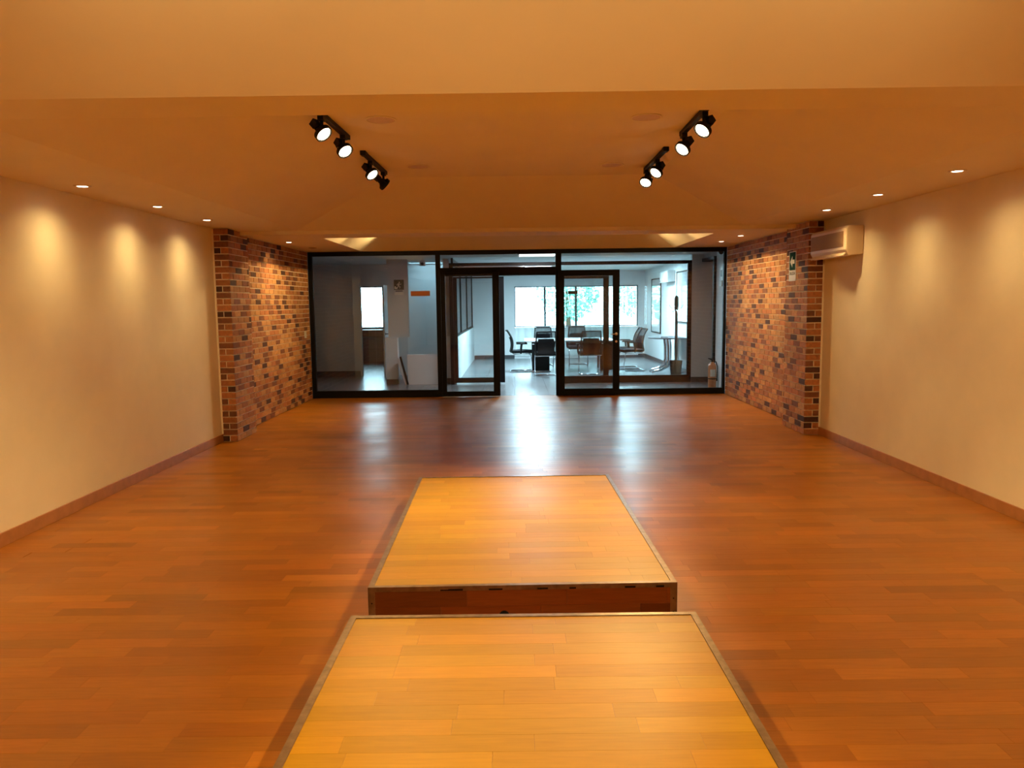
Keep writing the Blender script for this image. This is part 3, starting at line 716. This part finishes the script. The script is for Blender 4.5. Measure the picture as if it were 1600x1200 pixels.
# ------------------------------------------------------------------ hall: right wall air conditioner and exit sign
def aircon(name, label, x, y0, y1, z0, z1, dep, mats, conduit=False):
    t = thing(name, label, 'air conditioner', (x, (y0+y1)/2, z0)); hw = (y1-y0)/2; H = z1-z0
    prof = [(-.001, 0.02), (-.001, H), (-dep*.86, H), (-dep, H-.03), (-dep, .07), (-dep*.8, .0)]
    MB().prism([(a, -hw, b) for a, b in prof], (0, 2*hw, 0)).build('housing', mats[0], t, bevel=.012)
    MB().box(-dep-.004, -dep+.002, -hw+.06, hw-.03, .10, H-.055).build('front_grille', mats[1], t, bevel=.002)
    for k in range(9):
        z = .105+(H-.17)*k/9; MB().box(-dep-.009, -dep-.0035, -hw+.065, hw-.035, z, z+.008).build('louvre', mats[1], t)
    R_ = Matrix.Translation((-dep*.92, 0, .030)) @ Matrix.Rotation(math.radians(42), 4, 'Y')
    MB().box(-.006, .006, -hw+.04, hw-.04, -.035, .03, R_).build('air_flap', mats[0], t, bevel=.002)
    if conduit: MB().box(-.05, -.001, hw-.25, hw+.06, H+.002, H+.13).build('pipe_cover', mats[0], t, bevel=.004)
    return t
aircon('air_conditioner', 'cream wall air conditioner on the plaster wall beside the brick pier', XR, 8.04, 8.99, 2.045, 2.36, .19, (M['ac'], M['ac_dark']))
aircon('air_conditioner', 'white wall air conditioner high in the meeting room', MX1, 18.2, 19.1, 2.05, 2.33, .20, (M['ac_white'], M['ac_white']))
xs = thing('exit_sign', 'green exit sign with white arrow on the brick pier', 'sign', (3.44-BT-.001, 9.54, 2.075))
MB().box(-.004, 0, -.10, .10, -.11, .105).build('plate', M['green'], xs)
MB().box(-.003, 0, -.115, .115, -.245, -.115).build('caption_plate', M['signwhite'], xs)
for a_, b_, c_2, d_ in ((-.115, .115, .105, .115), (-.115, -.10, -.115, .105), (.10, .115, -.115, .105)):
    MB().box(-.0035, 0, a_, b_, c_2, d_).build('border', M['signwhite'], xs)
MB().prism([(-.004, .075, -.01), (-.004, .0, .06), (-.004, .0, .015), (-.004, -.07, .015), (-.004, -.07, -.035), (-.004, .0, -.035), (-.004, .0, -.08)], (-.0015, 0, 0)).build('arrow', M['signwhite'], xs)
fc = bpy.data.curves.new('caption', 'FONT'); fc.body = 'SALIDA'; fc.size = .055; fc.align_x = 'CENTER'; fc.extrude = .0004
fo = bpy.data.objects.new('caption', fc); C.objects.link(fo); fo.parent = xs; fc.materials.append(M['green'])
fo.parent = None; dg_ = bpy.context.evaluated_depsgraph_get(); cme = bpy.data.meshes.new_from_object(fo.evaluated_get(dg_)); bpy.data.objects.remove(fo)
fo = bpy.data.objects.new('caption', cme); C.objects.link(fo); fo.parent = xs
fo.matrix_local = Matrix(((0, 0, -1, -.0036), (-1, 0, 0, 0), (0, 1, 0, -.17), (0, 0, 0, 1)))
sw = thing('wall_switch', 'small white double switch plate on the brick wall beside the glass', 'switch', (-3.51+BT+.001, 12.86, 1.12))
MB().box(0, .008, -.06, .06, -.055, .055).build('plate', M['signwhite'], sw, bevel=.003)
for s in (-1, 1): MB().box(.008, .013, s*.028-.014, s*.028+.014, -.022, .022).build('rocker', M['signwhite'], sw, bevel=.002)

# ------------------------------------------------------------------ meeting room furniture
tb = thing('meeting_table', 'long white meeting table in front of the windows', 'table', (1.42, 18.35, 0))
MB().box(-1.18, .90, -.65, .75, .705, .735).build('tabletop', M['table_white'], tb, bevel=.006)
for x in (-.80, .80):
    MB().box(x-.20, x+.20, -.33, -.29, .02, .70).build('leg_panel', M['blackmat'], tb)
    MB().box(x-.20, x+.20, .36, .40, .02, .70).build('leg_panel', M['blackmat'], tb)
    MB().box(x-.22, x+.22, -.45, .50, .001, .025).build('foot', M['chrome'], tb, bevel=.004)
def back_pt(u, v):   # backrest sheet: u across, v up
    x = (u-.5)*.46*(1-.12*v*v); z = .47+v*.50
    y = -.235-.10*v*v+.05*math.sin(v*PI)+.05*(1-(2*u-1)**2)*-.6
    return (x, y, z)
def chair(label, loc, rz, group='mesh chairs round the meeting table'):
    t = thing('meeting_chair', label, 'chair', loc, rz, group)
    hw = .235
    MB().tube([(-hw, .17, .43), (-hw, .21, .40), (-hw, .24, .06), (-hw, .20, .014), (-hw, -.22, .014), (-hw+.04, -.27, .014), (hw-.04, -.27, .014), (hw, -.22, .014), (hw, .20, .014), (hw, .24, .06), (hw, .21, .40), (hw, .17, .43)], .013, 10).build('sled_base', M['chrome'], t, smooth=True)
    MB().tube([(-hw, .17, .43), (-hw, -.20, .43), (hw, -.20, .43), (hw, .17, .43)], .013, 8, closed=True).build('seat_frame', M['chrome'], t, smooth=True)
    seat = MB(); seat.grid(lambda u, v: ((u-.5)*.48, -.23+v*.47, .475+.02*math.sin(u*PI)*math.sin(v*PI)-.02*max(0, v-.8)*5*(v-.8)), 8, 8, .06)
    seat.build('seat', M['fabric'], t, smooth=True, bevel=.012)
    MB().grid(back_pt, 10, 12, .008).build('backrest', M['mesh'], t, smooth=True)
    loop = [back_pt(0, k/8) for k in range(9)]+[back_pt(k/6, 1) for k in range(1, 6)]+[back_pt(1, 1-k/8) for k in range(9)]+[back_pt(1-k/6, 0) for k in range(1, 6)]
    MB().tube(loop, .016, 8, closed=True).build('back_frame', M['blackmat'], t, smooth=True)
    MB().grid(lambda u, v: (back_pt(.1+u*.8, .02+v*.66)[0], back_pt(.1+u*.8, .02+v*.66)[1]-.022, back_pt(.1+u*.8, .02+v*.66)[2]), 6, 6, .018).build('back_support', M['blackmat'], t, smooth=True)
    for s in (-1, 1):
        ar = MB().tube([(s*.255, -.02, .44), (s*.275, -.02, .50), (s*.28, .0, .66)], [.018, .020, .024], 8).build('armrest', M['blackmat'], t, smooth=True)
        MB().box(s*.28-.035, s*.28+.035, -.13, .13, .655, .685).build('arm_pad', M['blackmat'], ar, bevel=.012)
    return t
ch = chair('black mesh chair at the table end on the open doorway side, facing the coat stand', (.17, 18.05, 0), -PI/2)
def chair_copy(label, loc, rz):
    c = copy_tree(ch); c.location = loc; c.rotation_euler = (0, 0, rz); c['label'] = label; return c
chair_copy('black mesh chair behind the table, seen in the open doorway', (.74, 19.55, 0), PI)
chair_copy('black mesh chair behind the table, seen through the slid-open door leaf', (1.62, 19.65, 0), PI)
chair_copy('black chair with its back to the camera, seen in the open doorway', (.70, 17.25, 0), 0)
chair_copy('black chair with its back to the camera, seen through the slid-open door leaf', (1.70, 17.25, 0), 0)
chair_copy('black mesh chair at the coat stand end of the table, nearer the windows', (2.74, 18.75, 0), PI/2)
chair_copy('black mesh chair at the coat stand end of the table, nearer the doors', (2.73, 18.0, 0), PI/2+.15)

st = thing('side_table', 'half-round table with curved chrome legs against the meeting room wall', 'table', (MX1, 17.35, 0))
pts = [(-.02, -.55, .775), (-.30, -.55, .775)]+[(-.30-.48*math.sin(q), -.55*math.cos(q), .775) for q in [PI*k/14 for k in range(1, 14)]]+[(-.30, .55, .775), (-.02, .55, .775)]
MB().prism(pts, (0, 0, .025)).build('tabletop', M['cab'], st, bevel=.004)
for y, dx in ((-.18, 0), (.18, 0)):
    MB().tube([(-.36, y, .77), (-.34, y, .60), (-.34, y, .30), (-.38, y, .16), (-.52, y, .08), (-.66, y, .05), (-.72, y, .012)], [.05, .055, .05, .04, .03, .025, .018], 12, sx=.6).build('leg', M['chrome'], st, smooth=True)
MB().tube([(-.14, 0, .77), (-.14, 0, .40), (-.12, -.10, .16), (-.10, -.32, .015)], [.05, .05, .04, .02], 12).build('leg', M['chrome'], st, smooth=True)
rm = thing('tv_remote', 'small pale object lying on the half-round table', 'remote', (3.35, 17.2, .8005))
MB().box(-.08, .08, -.025, .025, 0, .022).build('body', M['ac_white'], rm, bevel=.005)
cs = thing('coat_stand', 'black coat stand with double hooks in the meeting room', 'coat stand', (3.43, 16.3, 0))
MB().tube([(0, 0, .03), (0, 0, 1.42)], .030, 12).build('pole', M['blackmat'], cs, smooth=True)
MB().lathe([(.034, 1.42), (.044, 1.45), (.044, 1.66), (.03, 1.71), (.004, 1.72)], n=18).build('head', M['blackmat'], cs, smooth=True)
MB().lathe([(.0, .0), (.17, .001), (.17, .02), (.06, .035), (.03, .06)], n=28).build('base', M['blackmat'], cs, smooth=True)
for k in range(4):
    q = k*PI/2+.1; dx, dy = math.cos(q), math.sin(q)
    MB().tube([(0, 0, 1.46), (dx*.08, dy*.08, 1.45), (dx*.13, dy*.13, 1.48), (dx*.15, dy*.15, 1.53)], .007, 8).tube([(dx*.03, dy*.03, 1.43), (dx*.07, dy*.07, 1.37), (dx*.10, dy*.10, 1.40)], .006, 8).build('hook', M['chrome'], cs, smooth=True)
bn = thing('waste_bin', 'black tapered waste bin by the coat stand', 'bin', (3.36, 15.98, 0))
MB().lathe([(.095, .001), (.10, .01), (.135, .37), (.14, .375), (.135, .36), (.10, .02), (.01, .018)], n=28).build('body', M['blackmat'], bn, smooth=True)
def wallboard(label, y0, y1, z0, z1):
    t = thing('wall_board', label, 'board', (MX1, (y0+y1)/2, (z0+z1)/2), 0, 'framed glossy boards in the meeting room'); a, b = (y1-y0)/2, (z1-z0)/2
    MB().box(-.02, -.001, -a, a, -b, b).build('panel', M['board'], t)
    for c in ((-a-.03, -a, -b-.03, b+.03), (a, a+.03, -b-.03, b+.03)): MB().box(-.03, -.001, *c).build('frame', M['blackmat'], t)
    for c in ((-a, a, -b-.03, -b), (-a, a, b, b+.03)): MB().box(-.03, -.001, *c).build('frame', M['blackmat'], t)
wallboard('tall framed glossy board on the meeting room wall, nearer the windows', 19.95, 21.2, .80, 2.18)
wallboard('large framed glossy board behind the coat stand', 16.75, 17.95, 1.15, 2.25)
oc = thing('office_chair', 'blue office chair partly hidden behind the office door', 'chair', (-3.08, 19.6, 0), .4)
MB().grid(lambda u, v: ((u-.5)*.46, -.22+v*.46, .46+.02*math.sin(u*PI)*math.sin(v*PI)), 8, 8, .07).build('seat', M['bluefab'], oc, smooth=True, bevel=.014)
MB().grid(lambda u, v: ((u-.5)*.42, .24+.05*v*v, .60+v*.38), 8, 8, .05).build('backrest', M['bluefab'], oc, smooth=True, bevel=.012)
MB().tube([(0, .12, .42), (0, .27, .46), (0, .275, .66)], .018, 8).build('back_bar', M['blackmat'], oc, smooth=True)
MB().tube([(0, 0, .09), (0, 0, .43)], .026, 12).build('column', M['chrome'], oc, smooth=True)
for k in range(5):
    q = k*2*PI/5; dx, dy = math.cos(q), math.sin(q)
    lg = MB().tube([(0, 0, .10), (dx*.27, dy*.27, .065)], [.024, .014], 8).build('leg', M['blackmat'], oc, smooth=True)
    MB().lathe([(.025, -.02), (.027, 0), (.025, .02)], (dx*.27, dy*.27, .028), (-dy, dx, 0), 14).build('caster', M['blackmat'], lg, smooth=True)

# ------------------------------------------------------------------ outdoors
struct('ground', MB().box(-30, 30, FY+.4, 60, -.6, -.5), M['grass'])
def tree(label, x, y, h, r, n):
    t = thing('tree', label, 'tree', (x, y, -.5), 0, 'trees outside the windows')
    MB().tube([(0, 0, 0), (.05, 0, h*.4), (-.03, 0, h*.8)], [.12, .09, .04], 8).build('trunk', M['bark'], t, smooth=True)
    mb = MB()
    for _ in range(n):
        q = random.uniform(0, 2*PI); z = random.uniform(-1, 1); rr = r*random.uniform(.6, 1)
        p = Vector((math.cos(q)*math.sqrt(1-z*z)*rr, math.sin(q)*math.sqrt(1-z*z)*rr, h*.72+z*rr*.9))
        a = Vector((random.gauss(0, 1), random.gauss(0, 1), random.gauss(0, 1))).normalized()*.11; b = a.cross(Vector((random.gauss(0, 1), random.gauss(0, 1), 1))).normalized()*.05
        mb.poly([p-a, p+b, p+a, p-b])
    tag(mb.build('foliage', M['leaf'], t), kind='stuff')
tree('leafy tree outside the windows, nearest the doorway gap', 2.0, 29, 3.4, 1.2, 1100)
tree('leafy tree outside the windows, behind the slid-open door', 5.0, 28, 3.6, 1.4, 1300)
tree('leafy tree outside the windows, farthest along the facade', 9.2, 30, 4.0, 1.7, 1500)
